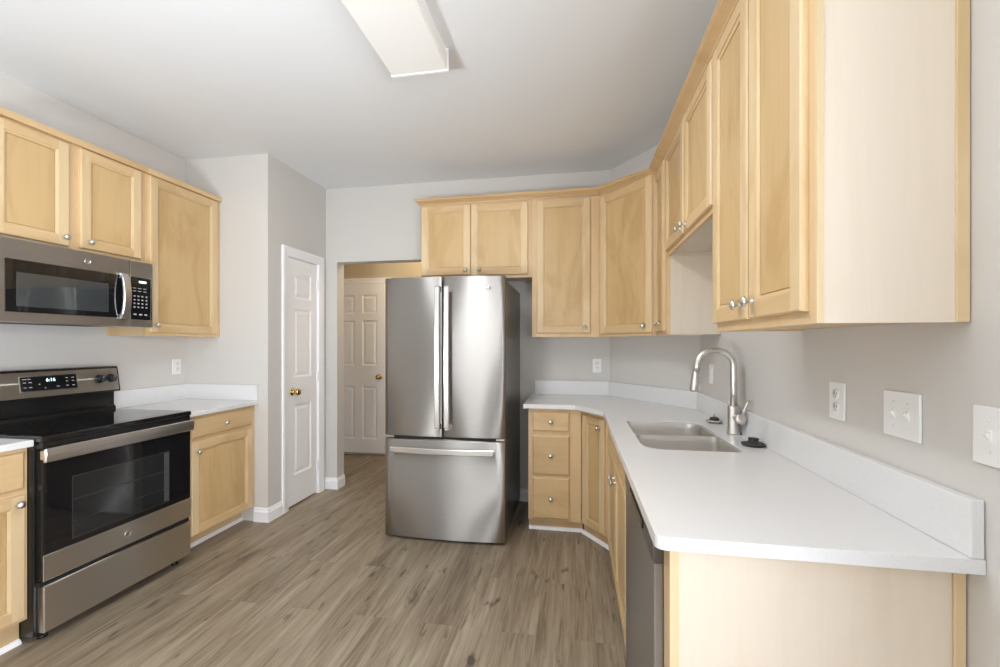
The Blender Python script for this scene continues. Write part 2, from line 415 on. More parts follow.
mb = MB(); casing(mb, w, 2.065, 0.06, 0.02); mb.build('door_casing', 'white', d2)

# --- patio window and an added side window behind the camera
def window(name, x0, x1, z0, z1, mull, loc=None, rz=0):
    wn = thing(name, loc or ((x0 + x1) / 2, YB, 0), rz, None, None); tag(wn, kind='structure')
    h = (x1 - x0) / 2; mb = MB()
    for a, b, c, d in ((-h, -h + 0.05, z0, z1), (h - 0.05, h, z0, z1), (-h + 0.05, h - 0.05, z0, z0 + 0.05), (-h + 0.05, h - 0.05, z1 - 0.05, z1)):
        mb.box(a, b, -WT, 0.01, c, d)
    for q in mull: mb.box(q - 0.03, q + 0.03, -0.09, -0.03, z0 + 0.05, z1 - 0.05)
    mb.build('window_frame', 'white', wn)
    MB().box(-h + 0.05, h - 0.05, -0.062, -0.058, z0 + 0.05, z1 - 0.05).build('window_pane', 'pane', wn)
window('window_1', -2.2, 0.70, 0.0, 2.45, [0.0])
window('added_window', -0.8, 0.8, 0.30, 2.15, [0.0], (XR, -0.75, 0), PI / 2)  # unseen window, added so the side fill can enter
bl = thing('vertical_blind', (-0.75, YB + 0.09, 0.04), 0, 'white vertical slat blind hanging in front of the patio window', 'blind')
MB().box(-1.48, 1.48, -0.04, 0.04, 2.42, 2.48).build('headrail', 'white', bl)
mb = MB()
for i in range(34):
    x = -1.42 + i * 0.0845; a = math.radians(35); dx, dy = 0.044 * math.cos(a), 0.044 * math.sin(a)
    v = [mb.bm.verts.new(p) for p in ((x - dx, -dy, 0), (x + dx, dy, 0), (x + dx, dy, 2.42), (x - dx, -dy, 2.42))]; mb._f(v)
mb.build('slats', 'blind', bl)

# ------------------------------------------------------------------ cabinets
def cab_knob(parent, x, z, y=0.0, name='knob'):
    mb = MB(); mb.lathe([(0.0, 0), (0.009, 0), (0.009, -0.002), (0.0055, -0.005), (0.005, -0.014), (0.010, -0.018), (0.0155, -0.022), (0.0155, -0.026), (0.011, -0.031), (0.0, -0.033)], (x, y, z), 'y', 16)
    return mb.build(name, 'nickel', parent)
SHAKER = [(0.0005, 0.0035), (0.004, 0.004), (0.0115, 0.007), (0.0118, 0.014), (0.0150, 0.014), (0.0152, 0.009)]
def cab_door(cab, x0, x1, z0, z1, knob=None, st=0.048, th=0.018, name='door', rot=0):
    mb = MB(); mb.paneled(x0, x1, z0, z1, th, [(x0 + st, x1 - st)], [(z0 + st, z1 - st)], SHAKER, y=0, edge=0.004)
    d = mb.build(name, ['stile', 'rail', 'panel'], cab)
    if knob: cab_knob(d, knob[0], knob[1], -th)
    return d
def cab_drawer(cab, x0, x1, z0, z1, th=0.018, knobs=None, name='drawer'):
    mb = MB(); e = 0.010
    mb.loft([[(x0, 0, z0), (x1, 0, z0), (x1, 0, z1), (x0, 0, z1)], [(x0, -th + 0.006, z0), (x1, -th + 0.006, z0), (x1, -th + 0.006, z1), (x0, -th + 0.006, z1)],
             [(x0 + e * 0.5, -th + 0.003, z0 + e * 0.5), (x1 - e * 0.5, -th + 0.003, z0 + e * 0.5), (x1 - e * 0.5, -th + 0.003, z1 - e * 0.5), (x0 + e * 0.5, -th + 0.003, z1 - e * 0.5)],
             [(x0 + e, -th, z0 + e), (x1 - e, -th, z0 + e), (x1 - e, -th, z1 - e), (x0 + e, -th, z1 - e)]], smooth=False)
    d = mb.build(name, ['rail'], cab)
    for k in (knobs if knobs is not None else [((x0 + x1) / 2, (z0 + z1) / 2)]): cab_knob(d, k[0], k[1], -th)
    return d
def face_frame(cab, w, z0, z1, holes, mat='frame', th=0.019):
    """frame of a cabinet front, y 0..th; holes = openings (x0,x1,z0,z1) sorted; built as grid"""
    xs = sorted({0, w} | {h[0] for h in holes} | {h[1] for h in holes}); zs = sorted({z0, z1} | {h[2] for h in holes} | {h[3] for h in holes})
    mb = MB()
    for i in range(len(xs) - 1):
        for j in range(len(zs) - 1):
            cx, cz = (xs[i] + xs[i + 1]) / 2, (zs[j] + zs[j + 1]) / 2
            if any(h[0] < cx < h[1] and h[2] < cz < h[3] for h in holes): continue
            mb.box(xs[i], xs[i + 1], 0, th, zs[j], zs[j + 1])
    return mb.build('face_frame', mat, cab)
def carcass(cab, w, d, z0, z1, recess=0.012, mat='skin', inset=0.0, left=True, right=True):
    """closed box behind the frame, the bottom panel set up a little between the sides"""
    mb = MB(); t = 0.014; y0 = 0.019
    mb.box(0 + inset, t + inset, y0, d, z0, z1); mb.box(w - t - inset, w - inset, y0, d, z0, z1)
    mb.box(t + inset, w - t - inset, y0, d, z0 + recess, z0 + recess + t)
    mb.box(t + inset, w - t - inset, y0, d, z1 - t, z1); mb.box(t + inset, w - t - inset, d - 0.006, d, z0 + recess + t, z1 - t)
    return mb.build('carcass', mat, cab)
def upper(name, loc, rz, w, d, z0, z1, doors, label, mat='skin', group=None):
    c = thing(name, (loc[0], loc[1], z0), rz, label, 'cabinet', group)
    H = z1 - z0
    carcass(c, w, d, 0, H, mat=mat, recess=0.006 if mat == 'frame' else 0.012)
    face_frame(c, w, 0, H, [(x0 + 0.02, x1 - 0.02, a - z0 + 0.02, b - z0 - 0.02) for x0, x1, a, b, k in doors])
    for x0, x1, a, b, k in doors: cab_door(c, x0, x1, a - z0, b - z0, (k[0], k[1] - z0) if k else None)
    return c
UF = -2.690    # face frame plane of the left uppers
Ltop = 2.452
c = upper('wall_cabinet', (UF, 1.562), PI / 2, 0.758, UF - XL - 0.001, 1.846, Ltop,
      [(0.010, 0.330, 1.862, 2.412, (0.305, 1.906)), (0.385, 0.722, 1.868, 2.416, (0.425, 1.906))],
      'short double-door maple wall cabinet above the microwave')
c2 = upper('wall_cabinet', (UF, 2.321), PI / 2, 0.583, UF - XL - 0.001, 1.392, Ltop,
      [(0.022, 0.546, 1.412, 2.416, (0.056, 1.462))],
      'tall single-door maple wall cabinet right of the microwave, beside the pantry wall', mat='frame')
for cc, ww in ((c, 0.758), (c2, 0.583)):
    zt = Ltop - cc.location.z
    mb = MB(); mb.extrude_x([(0.0, zt - 0.028), (-0.020, zt - 0.028), (-0.024, zt - 0.010), (-0.024, zt + 0.004), (0.0, zt + 0.004)], 0, ww)
    mb.build('top_trim', 'rail', cc)

YU = 3.388   # face frame plane of the far uppers
d_far = YF - YU - 0.002
Rtop = 2.470
upper('wall_cabinet', (-1.246, YU), 0, 0.911, d_far, 1.862, Rtop,
      [(0.010, 0.418, 1.892, 2.456, (0.383, 1.930)), (0.424, 0.880, 1.886, 2.456, (0.495, 1.930))],
      'wide double-door maple wall cabinet above the refrigerator')
upper('wall_cabinet', (-0.334, YU), 0, 0.511, d_far, 1.392, Rtop,
      [(0.038, 0.446, 1.422, 2.456, (0.405, 1.465))],
      'tall single-door maple wall cabinet right of the refrigerator')
UR = 0.512   # face frame plane of the right uppers
# diagonal corner upper
PA, PB = Vector((0.178, YU)), Vector((UR, 2.930))
v = PB - PA; wd = v.length; ang = math.atan2(v.y, v.x)
c = thing('wall_cabinet', (PA.x, PA.y, 1.392), ang, 'angled single-door maple corner wall cabinet', 'cabinet')
Ri = Matrix.Rotation(-ang, 2)
def loc2(p): q = Ri @ (Vector(p) - PA); return (q.x, q.y)
poly = [(0.0, 0.019), (wd, 0.019), loc2((XR - 0.004, 2.932)), loc2((XR - 0.004, 2.985)), loc2((0.280, YF - 0.004)), loc2((0.180, YF - 0.004))]
H = Rtop - 1.392
MB().prism(poly, 0.012, H).build('carcass', 'skin', c)
face_frame(c, wd, 0, H, [(0.060, wd - 0.060, 0.05, H - 0.06)])
cab_door(c, 0.034, wd - 0.022, 0.022, H - 0.03, (wd - 0.082, 0.066))
# right run, local x runs toward the camera
dR = XR - UR - 0.002
upper('wall_cabinet', (UR, 2.926), -PI / 2, 0.346, dR, 1.392, Rtop,
      [(0.040, 0.306, 1.415, 2.398, (0.200, 1.462))],
      'narrow maple wall cabinet between the angled corner cabinet and the short cabinet over the sink')
upper('wall_cabinet', (UR, 2.579), -PI / 2, 0.876, dR, 1.835, Rtop,
      [(0.022, 0.434, 1.856, 2.398, (0.395, 1.887)), (0.446, 0.858, 1.856, 2.398, (0.487, 1.887))],
      'short double-door maple wall cabinet above the sink')
near = upper('wall_cabinet', (UR, 1.702), -PI / 2, 0.660, dR, 1.384, Rtop,
      [(0.006, 0.325, 1.412, 2.398, (0.283, 1.458)), (0.341, 0.635, 1.412, 2.398, (0.372, 1.460))],
      'large double-door maple wall cabinet nearest the camera, above the end of the counter', mat='frame')
# finished end: pale skin with a scribe strip at the wall
H = Rtop - 1.384
MB().box(0.660, 0.666, 0.0, 0.014, 0.0, H).build('corner_strip', 'edge', near)
MB().box(0.660, 0.663, 0.014, dR - 0.024, 0.0, H).build('end_skin', 'skin', near)
MB().box(0.660, 0.667, dR - 0.024, dR, 0.0, H, 0.0015).build('scribe_strip', 'stile', near)

# crown moulding: one run round the far, angled and right cabinets
cz = Rtop - 0.014
cprof = [(0.0, 0.0), (0.006, 0.0), (0.008, 0.010), (0.016, 0.020), (0.030, 0.034), (0.040, 0.042), (0.040, 0.052), (0.046, 0.058), (0.046, 0.066), (0.0, 0.066)]
path = [(-1.246, YF - 0.003), (-1.246, YU), (0.178, YU), (UR, 2.930), (UR, 1.0355)]
P2 = [Vector(p) for p in path]; rings = []
for i, p in enumerate(P2):
    t0 = (p - P2[i - 1]).normalized() if i else None; t1 = (P2[i + 1] - p).normalized() if i < len(P2) - 1 else None
    nrm = lambda t: Vector((t.y, -t.x))
    if t0 is None: m_ = -nrm(t1) * -1; k = 1
    if t0 is None: mvec = nrm(t1)
    elif t1 is None: mvec = nrm(t0)
    else:
        b_ = (nrm(t0) + nrm(t1)).normalized(); mvec = b_ / max(0.3, b_.dot(nrm(t0)))
    rings.append([(p.x + mvec.x * u, p.y + mvec.y * u, cz + 0.020 + (-0.010, -0.010, 0, -0.050, -0.050)[i] + z * 0.70) for u, z in cprof])
# path runs clockwise seen from above: make the profile point into the room
def side_ok():
    p, q = P2[1], P2[2]; n = Vector(((q - p).normalized().y, -(q - p).normalized().x)); return n.y < 0
assert side_ok()
mb = MB(); mb.loft(rings, smooth=False)
cr = mb.build('crown_moulding', 'crown'); tag(cr, 'maple crown moulding along the tops of the right-hand wall cabinets', 'moulding')

# base cabinets
BH = CT - 0.031
def base(name, loc, rz, w, d, label, drawers, doors, toe=0.112, false=(), z0=0.115, toe_ext=(0, 0), shoe=True, hollow=False):
    c = thing(name, (loc[0], loc[1], 0), rz, label, 'cabinet')
    ops = [(a + 0.02, b - 0.02, e + 0.015, f - 0.015) for a, b, e, f in drawers + [x[:4] for x in false]] + [(a + 0.02, b - 0.02, e + 0.02, f - 0.02) for a, b, e, f, k in doors]
    face_frame(c, w, z0, BH, ops)
    mb = MB(); t = 0.016
    mb.box(0, t, 0.019, d, z0, BH); mb.box(w - t, w, 0.019, d, z0, BH); mb.box(t, w - t, 0.019, d, z0, z0 + t); mb.box(t, w - t, d - 0.006, d, z0 + t, BH)
    if not hollow: mb.box(t, w - t, 0.019, d - 0.006, BH - t, BH)
    mb.build('carcass', 'skin', c)
    MB().box(-toe_ext[0], w + toe_ext[1], toe, toe + 0.015, 0, z0).build('toe_kick', 'frame', c)
    if shoe:
        mb = MB(); mb.extrude_x([(toe, 0), (toe - 0.016, 0), (toe - 0.014, 0.010), (toe - 0.008, 0.018), (toe, 0.022)], -toe_ext[0], w + toe_ext[1])
        mb.build('shoe_moulding', 'white', c)
    for a, b, e, f in drawers: cab_drawer(c, a, b, e, f)
    for x in false: cab_drawer(c, x[0], x[1], x[2], x[3], knobs=[], name='false_front')
    for a, b, e, f, k in doors: cab_door(c, a, b, e, f, k)
    return c
LB = -2.387; dL = LB - XL - 0.002
base('base_cabinet', (LB, 2.322), PI / 2, 0.582, dL,
     'maple base cabinet with one drawer over one door, between the range and the pantry wall',
     [(0.025, 0.538, 0.738, 0.862)], [(0.025, 0.538, 0.125, 0.714, (0.062, 0.652))])
base('base_cabinet', (LB - 0.018, 0.92), PI / 2, 0.618, dL - 0.018,
     'maple base cabinet left of the range, cut off by the left edge of the photo',
     [(0.030, 0.602, 0.700, 0.862)], [(0.030, 0.602, 0.130, 0.676, (0.572, 0.640))], toe=0.045)
# far run
YB0 = 3.090; dF = YF - YB0 - 0.002
fb = base('base_cabinet', (-0.331, YB0), 0, 0.371, dF, 'maple base cabinet with a stack of three drawers, right of the refrigerator',
     [(0.030, 0.290, 0.720, 0.860), (0.030, 0.290, 0.413, 0.692), (0.030, 0.290, 0.102, 0.395)], [], toe_ext=(0.0, 0.012), z0=0.085, toe=0.055)
# angled corner base
QA, QB = Vector((0.044, YB0)), Vector((0.213, 2.860))
v = QB - QA; wq = v.length; aq = math.atan2(v.y, v.x)
c = thing('base_cabinet', (QA.x, QA.y, 0), aq, 'angled maple corner base cabinet with one narrow door', 'cabinet')
Rq = Matrix.Rotation(-aq, 2)
def locq(p): q = Rq @ (Vector(p) - QA); return (q.x, q.y)
poly = [(0, 0.019), (wq, 0.019), locq((XR - 0.004, 2.858)), locq((XR - 0.004, 2.980)), locq((0.280, YF - 0.004)), locq((0.047, YF - 0.004))]
MB().prism(poly, 0.085, BH).build('carcass', 'skin', c)
face_frame(c, wq, 0.085, BH, [(0.07, wq - 0.07, 0.15, BH - 0.09)])
cab_door(c, 0.032, wq - 0.030, 0.100, 0.850, (wq - 0.075, 0.785), st=0.045)
MB().box(-0.016, wq + 0.02, 0.034, 0.049, 0, 0.085).build('toe_kick', 'frame', c)
mb = MB(); mb.extrude_x([(0.034, 0), (0.018, 0), (0.020, 0.010), (0.026, 0.018), (0.034, 0.022)], -0.030, wq + 0.014); mb.build('shoe_moulding', 'white', c)
# sink base on the right wall
RB = 0.213; dRB = XR - RB - 0.002
sb = base('base_cabinet', (RB, 2.856), -PI / 2, 1.126, dRB, 'maple sink base cabinet with two doors, between the corner and the dishwasher',
     [], [(0.150, 0.615, 0.130, 0.735, (0.582, 0.655)), (0.627, 1.092, 0.130, 0.735, (0.662, 0.655))],
     false=[(0.150, 1.092, 0.760, 0.862)], hollow=True, toe=0.055)

# ------------------------------------------------------------------ dishwasher
dw = thing('dishwasher', (0.215, 1.724, 0), -PI / 2, 'stainless dishwasher with a dark control strip under the counter beside the sink', 'dishwasher')
W_ = 0.610
MB().box(0.006, W_ - 0.006, 0.02, 0.56, 0.09, 0.874).build('tub', 'case', dw)
MB().box(0.004, W_ - 0.004, -0.024, 0.02, 0.105, 0.796, 0.004, 2).build('door', 'steel', dw)
mb = MB(); mb.extrude_x([(0.02, 0.798), (-0.024, 0.798), (-0.026, 0.806), (-0.026, 0.862), (-0.016, 0.878), (0.02, 0.878)], 0.004, W_ - 0.004)
cp = mb.build('control_panel', 'case', dw)
MB().box(0.16, 0.45, -0.030, -0.0262, 0.818, 0.838, 0.001).build('pocket_handle', 'black', cp)
MB().box(0.01, W_ - 0.01, 0.045, 0.06, 0.0, 0.10).build('toe_panel', 'black', dw)

# end panel
ep = thing('end_panel', (0.213, 1.112, 0), -PI / 2, 'pale maple end panel closing the counter run beside the dishwasher', 'panel')
MB().box(0.0, 0.062, 0.0, 0.019, 0, BH).build('filler', 'frame', ep)
MB().box(0.050, 0.062, 0.020, dRB - 0.001, 0, BH).build('panel_board', 'skin', ep)
MB().box(0.0625, 0.068, 0.0, 0.020, 0, BH).build('corner_strip', 'edge', ep)
MB().box(0.0625, 0.069, dRB - 0.022, dRB - 0.001, 0, BH, 0.0015).build('scribe_strip', 'stile', ep)

# ------------------------------------------------------------------ countertops
def rrect(x0, x1, y0, y1, r, n=6):
    rs = r if isinstance(r, (list, tuple)) else [r] * 4
    out = []
    for (cx, cy, a0), q in zip(((x1, y1, 0), (x0, y1, 90), (x0, y0, 180), (x1, y0, 270)), rs):
        sx = -1 if cx == x1 else 1; sy = -1 if cy == y1 else 1
        for k in range(n + 1):
            a = math.radians(a0 + 90 * k / n); out.append((cx + sx * q + q * math.cos(a), cy + sy * q + q * math.sin(a)))
    return out
SX0, SX1, SY0, SY1 = 0.276, 0.654, 1.832, 2.488
BS = 0.023; ZBS = 1.030
YE = 1.003; EX = 0.175
outer = [(-0.362, 3.042)]
def arc(c, r, a0, a1, n=6): return [(c[0] + r * math.cos(math.radians(a0 + (a1 - a0) * k / n)), c[1] + r * math.sin(math.radians(a0 + (a1 - a0) * k / n))) for k in range(n + 1)]
outer += [(-0.03, 3.042), (-0.005, 3.036), (0.015, 3.020), (0.158, 2.815), (0.170, 2.790), (EX, 2.760)]
outer += arc((EX + 0.022, YE + 0.022), 0.022, 180, 270)
outer += [(XR - 0.001, YE), (XR - 0.001, 2.985), (0.281, YF - 0.001), (-0.362, YF - 0.001)]
hole = rrect(SX0, SX1, SY0, SY1, [0.075, 0.03, 0.085, 0.03])
ct = thing('countertop', (0, 0, CT), 0, 'long white quartz countertop with backsplash, running from the refrigerator round the corner past the sink', 'countertop')
mb = MB(); mb.slab(outer, [hole], -0.030, 0.0); mb.build('slab', 'quartz', ct, bevel=0.003)
zz = ZBS - CT
mb = MB(); mb.box(-0.337, 0.30, YF - 0.002 - BS, YF - 0.002, 0.0005, zz, 0.0015); mb.build('backsplash', 'quartz', ct)
n2 = Vector((DB - DA).normalized()); nn = Vector((n2.y, -n2.x)); nn = nn if nn.x < 0 else -nn
pa, pb = DA + nn * 0.002, DB + nn * 0.002
mb = MB(); mb.prism([tuple(pa), tuple(pb), tuple(pb + nn * BS + n2 * 0.004), tuple(pa + nn * BS - n2 * 0.004)], 0.0005, zz); mb.build('backsplash', 'quartz', ct, bevel=0.0015)
mb = MB(); mb.box(XR - 0.002 - BS, XR - 0.002, YE + 0.001, 2.992, 0.0005, zz, 0.0015); mb.build('backsplash', 'quartz', ct)
LE = -2.349
cl = thing('countertop', (0, 0, CT), 0, 'short white quartz countertop with backsplash between the range and the pantry wall', 'countertop')
MB().box(XL + 0.001, LE, 2.312, YP - 0.001, -0.030, 0, 0.003, 2).build('slab', 'quartz', cl)
MB().box(XL + 0.002, XL + 0.002 + BS, 2.312, YP - 0.002, 0.0005, zz, 0.0015).build('backsplash', 'quartz', cl)
MB().box(XL + 0.002 + BS, LE, YP - 0.002 - BS, YP - 0.002, 0.0005, zz, 0.0015).build('backsplash', 'quartz', cl)
cn = thing('countertop', (0, 0, CT), 0, 'white quartz countertop left of the range, cut off by the left edge of the photo', 'countertop')
MB().box(XL + 0.001, LE - 0.017, 0.90, 1.5385, -0.030, 0, 0.003, 2).build('slab', 'quartz', cn)
MB().box(XL + 0.002, XL + 0.002 + BS, 0.90, 1.5385, 0.0005, zz, 0.0015).build('backsplash', 'quartz', cn)

# ------------------------------------------------------------------ sink and faucet
sk = thing('sink', (0, 0, CT), 0, 'stainless steel double bowl sink set under the white countertop', 'sink')
zt = -0.008
b1 = (SX0 + 0.004, SX1 - 0.004, 2.172, SY1 - 0.004); b2 = (SX0 + 0.004, SX1 - 0.004, SY0 + 0.004, 2.148)
def bowl(b, rr, depth):
    mb = MB(); rings = []
    for ins, z, rs in ((0, -0.0, 0), (0.002, -0.03, 0), (0.006, -depth + 0.03, 0), (0.014, -depth + 0.010, -0.004), (0.034, -depth, -0.012), (0.12, -depth - 0.002, -0.03)):
        r = [max(0.012, q + rs) for q in rr]
        rings.append([(x, y, zt + z) for x, y in rrect(b[0] + ins, b[1] - ins, b[2] + ins, b[3] - ins, r)])
    mb.loft(rings, cap0=False)
    o = mb.build('bowl', 'sinksteel', sk)
    cx, cy = (b[0] + b[1]) / 2, (b[2] + b[3]) / 2; zb = zt - depth - 0.002
    mb = MB(); mb.lathe([(0.0, zb + 0.0015), (0.020, zb + 0.001), (0.038, zb + 0.002), (0.043, zb + 0.004), (0.045, zb + 0.001)], (cx, cy, 0)); mb.build('drain', 'chrome', o)
R1 = [0.071, 0.028, 0.03, 0.03]; R2 = [0.03, 0.03, 0.081, 0.028]
bowl(b1, R1, 0.19); bowl(b2, R2, 0.19)
mb = MB()
mb.slab(rrect(SX0 + 0.0006, SX1 - 0.0006, SY0 + 0.0006, SY1 - 0.0006, [0.0745, 0.03, 0.0845, 0.03]), [rrect(*b1, R1), rrect(*b2, R2)], zt - 0.0025, zt - 0.0002)
mb.build('rim', 'sinksteel', sk)

fc = thing('faucet', (0.738, 2.21, CT + 0.0003), 0, 'brushed nickel gooseneck pull-down faucet behind the sink', 'faucet')
mb = MB(); mb.lathe([(0.0, 0), (0.030, 0), (0.030, 0.006), (0.0265, 0.012), (0.0265, 0.127), (0.022, 0.134), (0.0, 0.134)]); mb.build('base', 'nickel', fc)
pts = [(0, 0, 0.13), (0, 0, 0.20), (0, 0, 0.26)]; R_ = 0.082; zc = 0.314
pts += [(0, 0, 0.30)] + [(-R_ + R_ * math.cos(math.radians(a)), 0, zc + R_ * math.sin(math.radians(a))) for a in range(0, 181, 12)]
pts += [(-2 * R_ - 0.003, 0, 0.29)]
mb = MB(); mb.tube(pts, 0.0155, 16); mb.build('spout', 'nickel', fc)
sx = -2 * R_ - 0.003
mb = MB(); mb.tube([(sx, 0, 0.292), (sx - 0.001, 0, 0.285), (sx - 0.004, 0, 0.26), (sx - 0.010, 0, 0.205), (sx - 0.011, 0, 0.196)], [0.015, 0.0165, 0.0175, 0.021, 0.018], 18)
sh = mb.build('spray_head', 'nickel', fc)
mb = MB(); mb.box(sx + 0.012, sx + 0.0185, -0.007, 0.007, 0.232, 0.268, 0.002); mb.build('button', 'chrome', sh)
mb = MB(); mb.lathe([(0.0, -0.02), (0.019, -0.02), (0.019, -0.058), (0.0235, -0.060), (0.0235, -0.078), (0.021, -0.081), (0, -0.081)], (0.006, 0, 0.080), 'y'); mb.build('valve', 'nickel', fc)
mb = MB(); mb.tube([(0.010, -0.070, 0.092), (0.020, -0.071, 0.122), (0.033, -0.073, 0.152), (0.044, -0.074, 0.166)], [0.0075, 0.006, 0.0055, 0.005], 10); mb.build('lever', 'nickel', fc)

st = thing('sink_strainer', (0.738, 2.50, CT + 0.0003), 0, 'metal sink strainer lying on the counter beyond the faucet', 'strainer')
MB().lathe([(0, 0.001), (0.030, 0.001), (0.041, 0.010), (0.042, 0.013), (0.036, 0.015), (0.0, 0.016)]).build('rim', 'nickel', st)
MB().lathe([(0, 0.016), (0.025, 0.016), (0.020, 0.028), (0.0, 0.030)]).build('seal', 'rubber', st)
MB().lathe([(0, 0.029), (0.005, 0.030), (0.0035, 0.044), (0.006, 0.050), (0.0, 0.055)], seg=12).build('post', 'nickel', st)
sp_ = thing('sink_stopper', (0.733, 1.965, CT + 0.0003), 0, 'black rubber drain stopper lying on the counter on the near side of the faucet', 'stopper')
MB().lathe([(0, 0.001), (0.040, 0.001), (0.046, 0.006), (0.047, 0.010), (0.030, 0.014), (0.021, 0.017), (0.018, 0.024), (0.021, 0.029), (0.020, 0.032), (0.0, 0.033)]).build('cap', 'rubber', sp_)

# ------------------------------------------------------------------ outlets and switches (local: x along the wall, -y out)
def plate(loc, rz, label, cat, kind, w=0.072, h=0.115):
    names = {'outlet': 'wall_outlet', 'switch': 'light_switch', 'rocker': 'wall_outlet'}
    o = thing(names[kind], loc, rz, label, cat)
    mb = MB(); mb.box(-w / 2, w / 2, -0.007, -0.0005, -h / 2, h / 2, 0.003, 2); mb.build('cover_plate', 'plate', o)
    if kind == 'outlet':
        for z in (-0.02, 0.02):
            mb = MB(); mb.lathe([(0, -0.007), (0.0165, -0.007), (0.016, -0.009), (0, -0.009)], (0, 0, z), 'y', 20); s = mb.build('socket', 'plate', o)
            mb = MB(); mb.box(-0.0075, -0.0055, -0.0096, -0.0088, z - 0.002, z + 0.007); mb.box(0.0055, 0.0075, -0.0096, -0.0088, z - 0.002, z + 0.006); mb.box(-0.0015, 0.0015, -0.0096, -0.0088, z - 0.010, z - 0.006); mb.build('slots', 'slot', s)
    elif kind == 'rocker':
        MB().box(-0.0165, 0.0165, -0.0095, -0.006, -0.033, 0.033, 0.0015).build('socket', 'plate', o)
    else:
        for x in ((0,) if w < 0.1 else (-0.023, 0.023)):
            mb = MB(); mb.box(x - 0.005, x + 0.005, -0.0085, -0.006, -0.012, 0.012, 0.001)
            mb.extrude_x([(-0.007, -0.009), (-0.016, 0.001), (-0.017, 0.006), (-0.013, 0.008), (-0.007, 0.004)], x - 0.0035, x + 0.0035)
            mb.build('toggle', 'plate', o)
            for z in (-0.03, 0.03):
                MB().lathe([(0, -0.007), (0.003, -0.007), (0.0025, -0.0082), (0, -0.0083)], (x, 0, z), 'y', 10).build('screw', 'plate', o)
    return o
plate((XL, 2.817, 1.167), PI / 2, 'white outlet on the left wall above the short counter', 'outlet', 'outlet')
plate((0.177, YF, 1.158), 0, 'white outlet on the far wall right of the refrigerator', 'outlet', 'outlet')
plate((XR, 2.739, 1.160), -PI / 2, 'white outlet on the right wall behind the faucet', 'outlet', 'rocker')
plate((XR, 1.488, 1.165), -PI / 2, 'white outlet on the right wall under the nearest wall cabinet, left of both switch plates', 'outlet', 'outlet', w=0.078)
plate((XR, 1.222, 1.164), -PI / 2, 'white double light switch plate in the middle of the row on the right wall', 'switch', 'switch', w=0.122)
plate((XR, 0.965, 1.160), -PI / 2, 'white double light switch plate at the right edge of the photo', 'switch', 'switch', w=0.122)

# ------------------------------------------------------------------ ceiling light
lf = thing('ceiling_light', (-0.752, 1.472, ZC), 0, 'long white fluorescent ceiling light with a wraparound diffuser', 'light')
MB().box(-0.135, 0.135, -0.61, 0.55, -0.03, -0.0005).build('housing', 'white', lf)
prof = [(-0.136, -0.012), (-0.142, -0.022), (-0.144, -0.098), (-0.138, -0.104), (0.138, -0.104), (0.144, -0.098), (0.142, -0.022), (0.136, -0.012)]
mb = MB(); mb.loft([[(x, -0.61, z) for x, z in prof], [(x, 0.548, z) for x, z in prof]], smooth=False); mb.build('diffuser', 'diffuser', lf)
cap = [(-0.146, -0.0005), (-0.146, -0.108), (0.146, -0.108), (0.146, -0.0005)]
for a, b in ((0.549, 0.562), (-0.624, -0.611)):
    mb = MB(); mb.loft([[(x, a, z) for x, z in cap], [(x, b, z) for x, z in cap]], smooth=False); mb.build('end_cap', 'white', lf)
# lamps out of frame: hall and dining end
def dome(loc, mat, label, power, col):
    o = thing('dome_light', loc, 0, label, 'light')
    MB().lathe([(0, -0.0005), (0.16, -0.0005), (0.16, -0.02), (0.15, -0.025), (0, -0.025)]).build('base', 'white', o)
    MB().lathe([(0.148, -0.026), (0.14, -0.06), (0.11, -0.09), (0.06, -0.11), (0, -0.115)]).build('shade', mat, o)
    l = bpy.data.lights.new('dome_bulb', 'POINT'); l.energy = power; l.color = col; l.shadow_soft_size = 0.12
    p = bpy.data.objects.new('dome_bulb', l); C.objects.link(p); p.location = (loc[0], loc[1], loc[2] - 0.26)
dome((-1.45, 4.28, ZC), 'lampglass', 'round ceiling light in the hall beyond the opening', 13, (1, 0.78, 0.48))

# ------------------------------------------------------------------ brand roundel shared by the appliances
def roundel(parent, x, y, z, r):
    e = MB(); e.lathe([(0, 0), (r, 0), (r, -0.001), (r * 0.94, -0.0022), (r * 0.82, -0.0022), (r * 0.78, -0.0012), (0, -0.0012)], (x, y, z), 'y', 28)
    o = e.build('emblem', 'nickel', parent)
    text('emblem_letters', 'GE', r * 1.05, 'case', o, (x, y - 0.0013, z), (PI / 2, 0, 0))
    mb = MB()
    for a0 in (20, 110, 200, 290):
        mb.tube([(x + r * 0.66 * math.cos(math.radians(a0 + k)), y - 0.0014, z + r * 0.66 * math.sin(math.radians(a0 + k))) for k in range(0, 60, 12)], r * 0.045, 6)
    mb.build('emblem_scrolls', 'case', o)
    return o

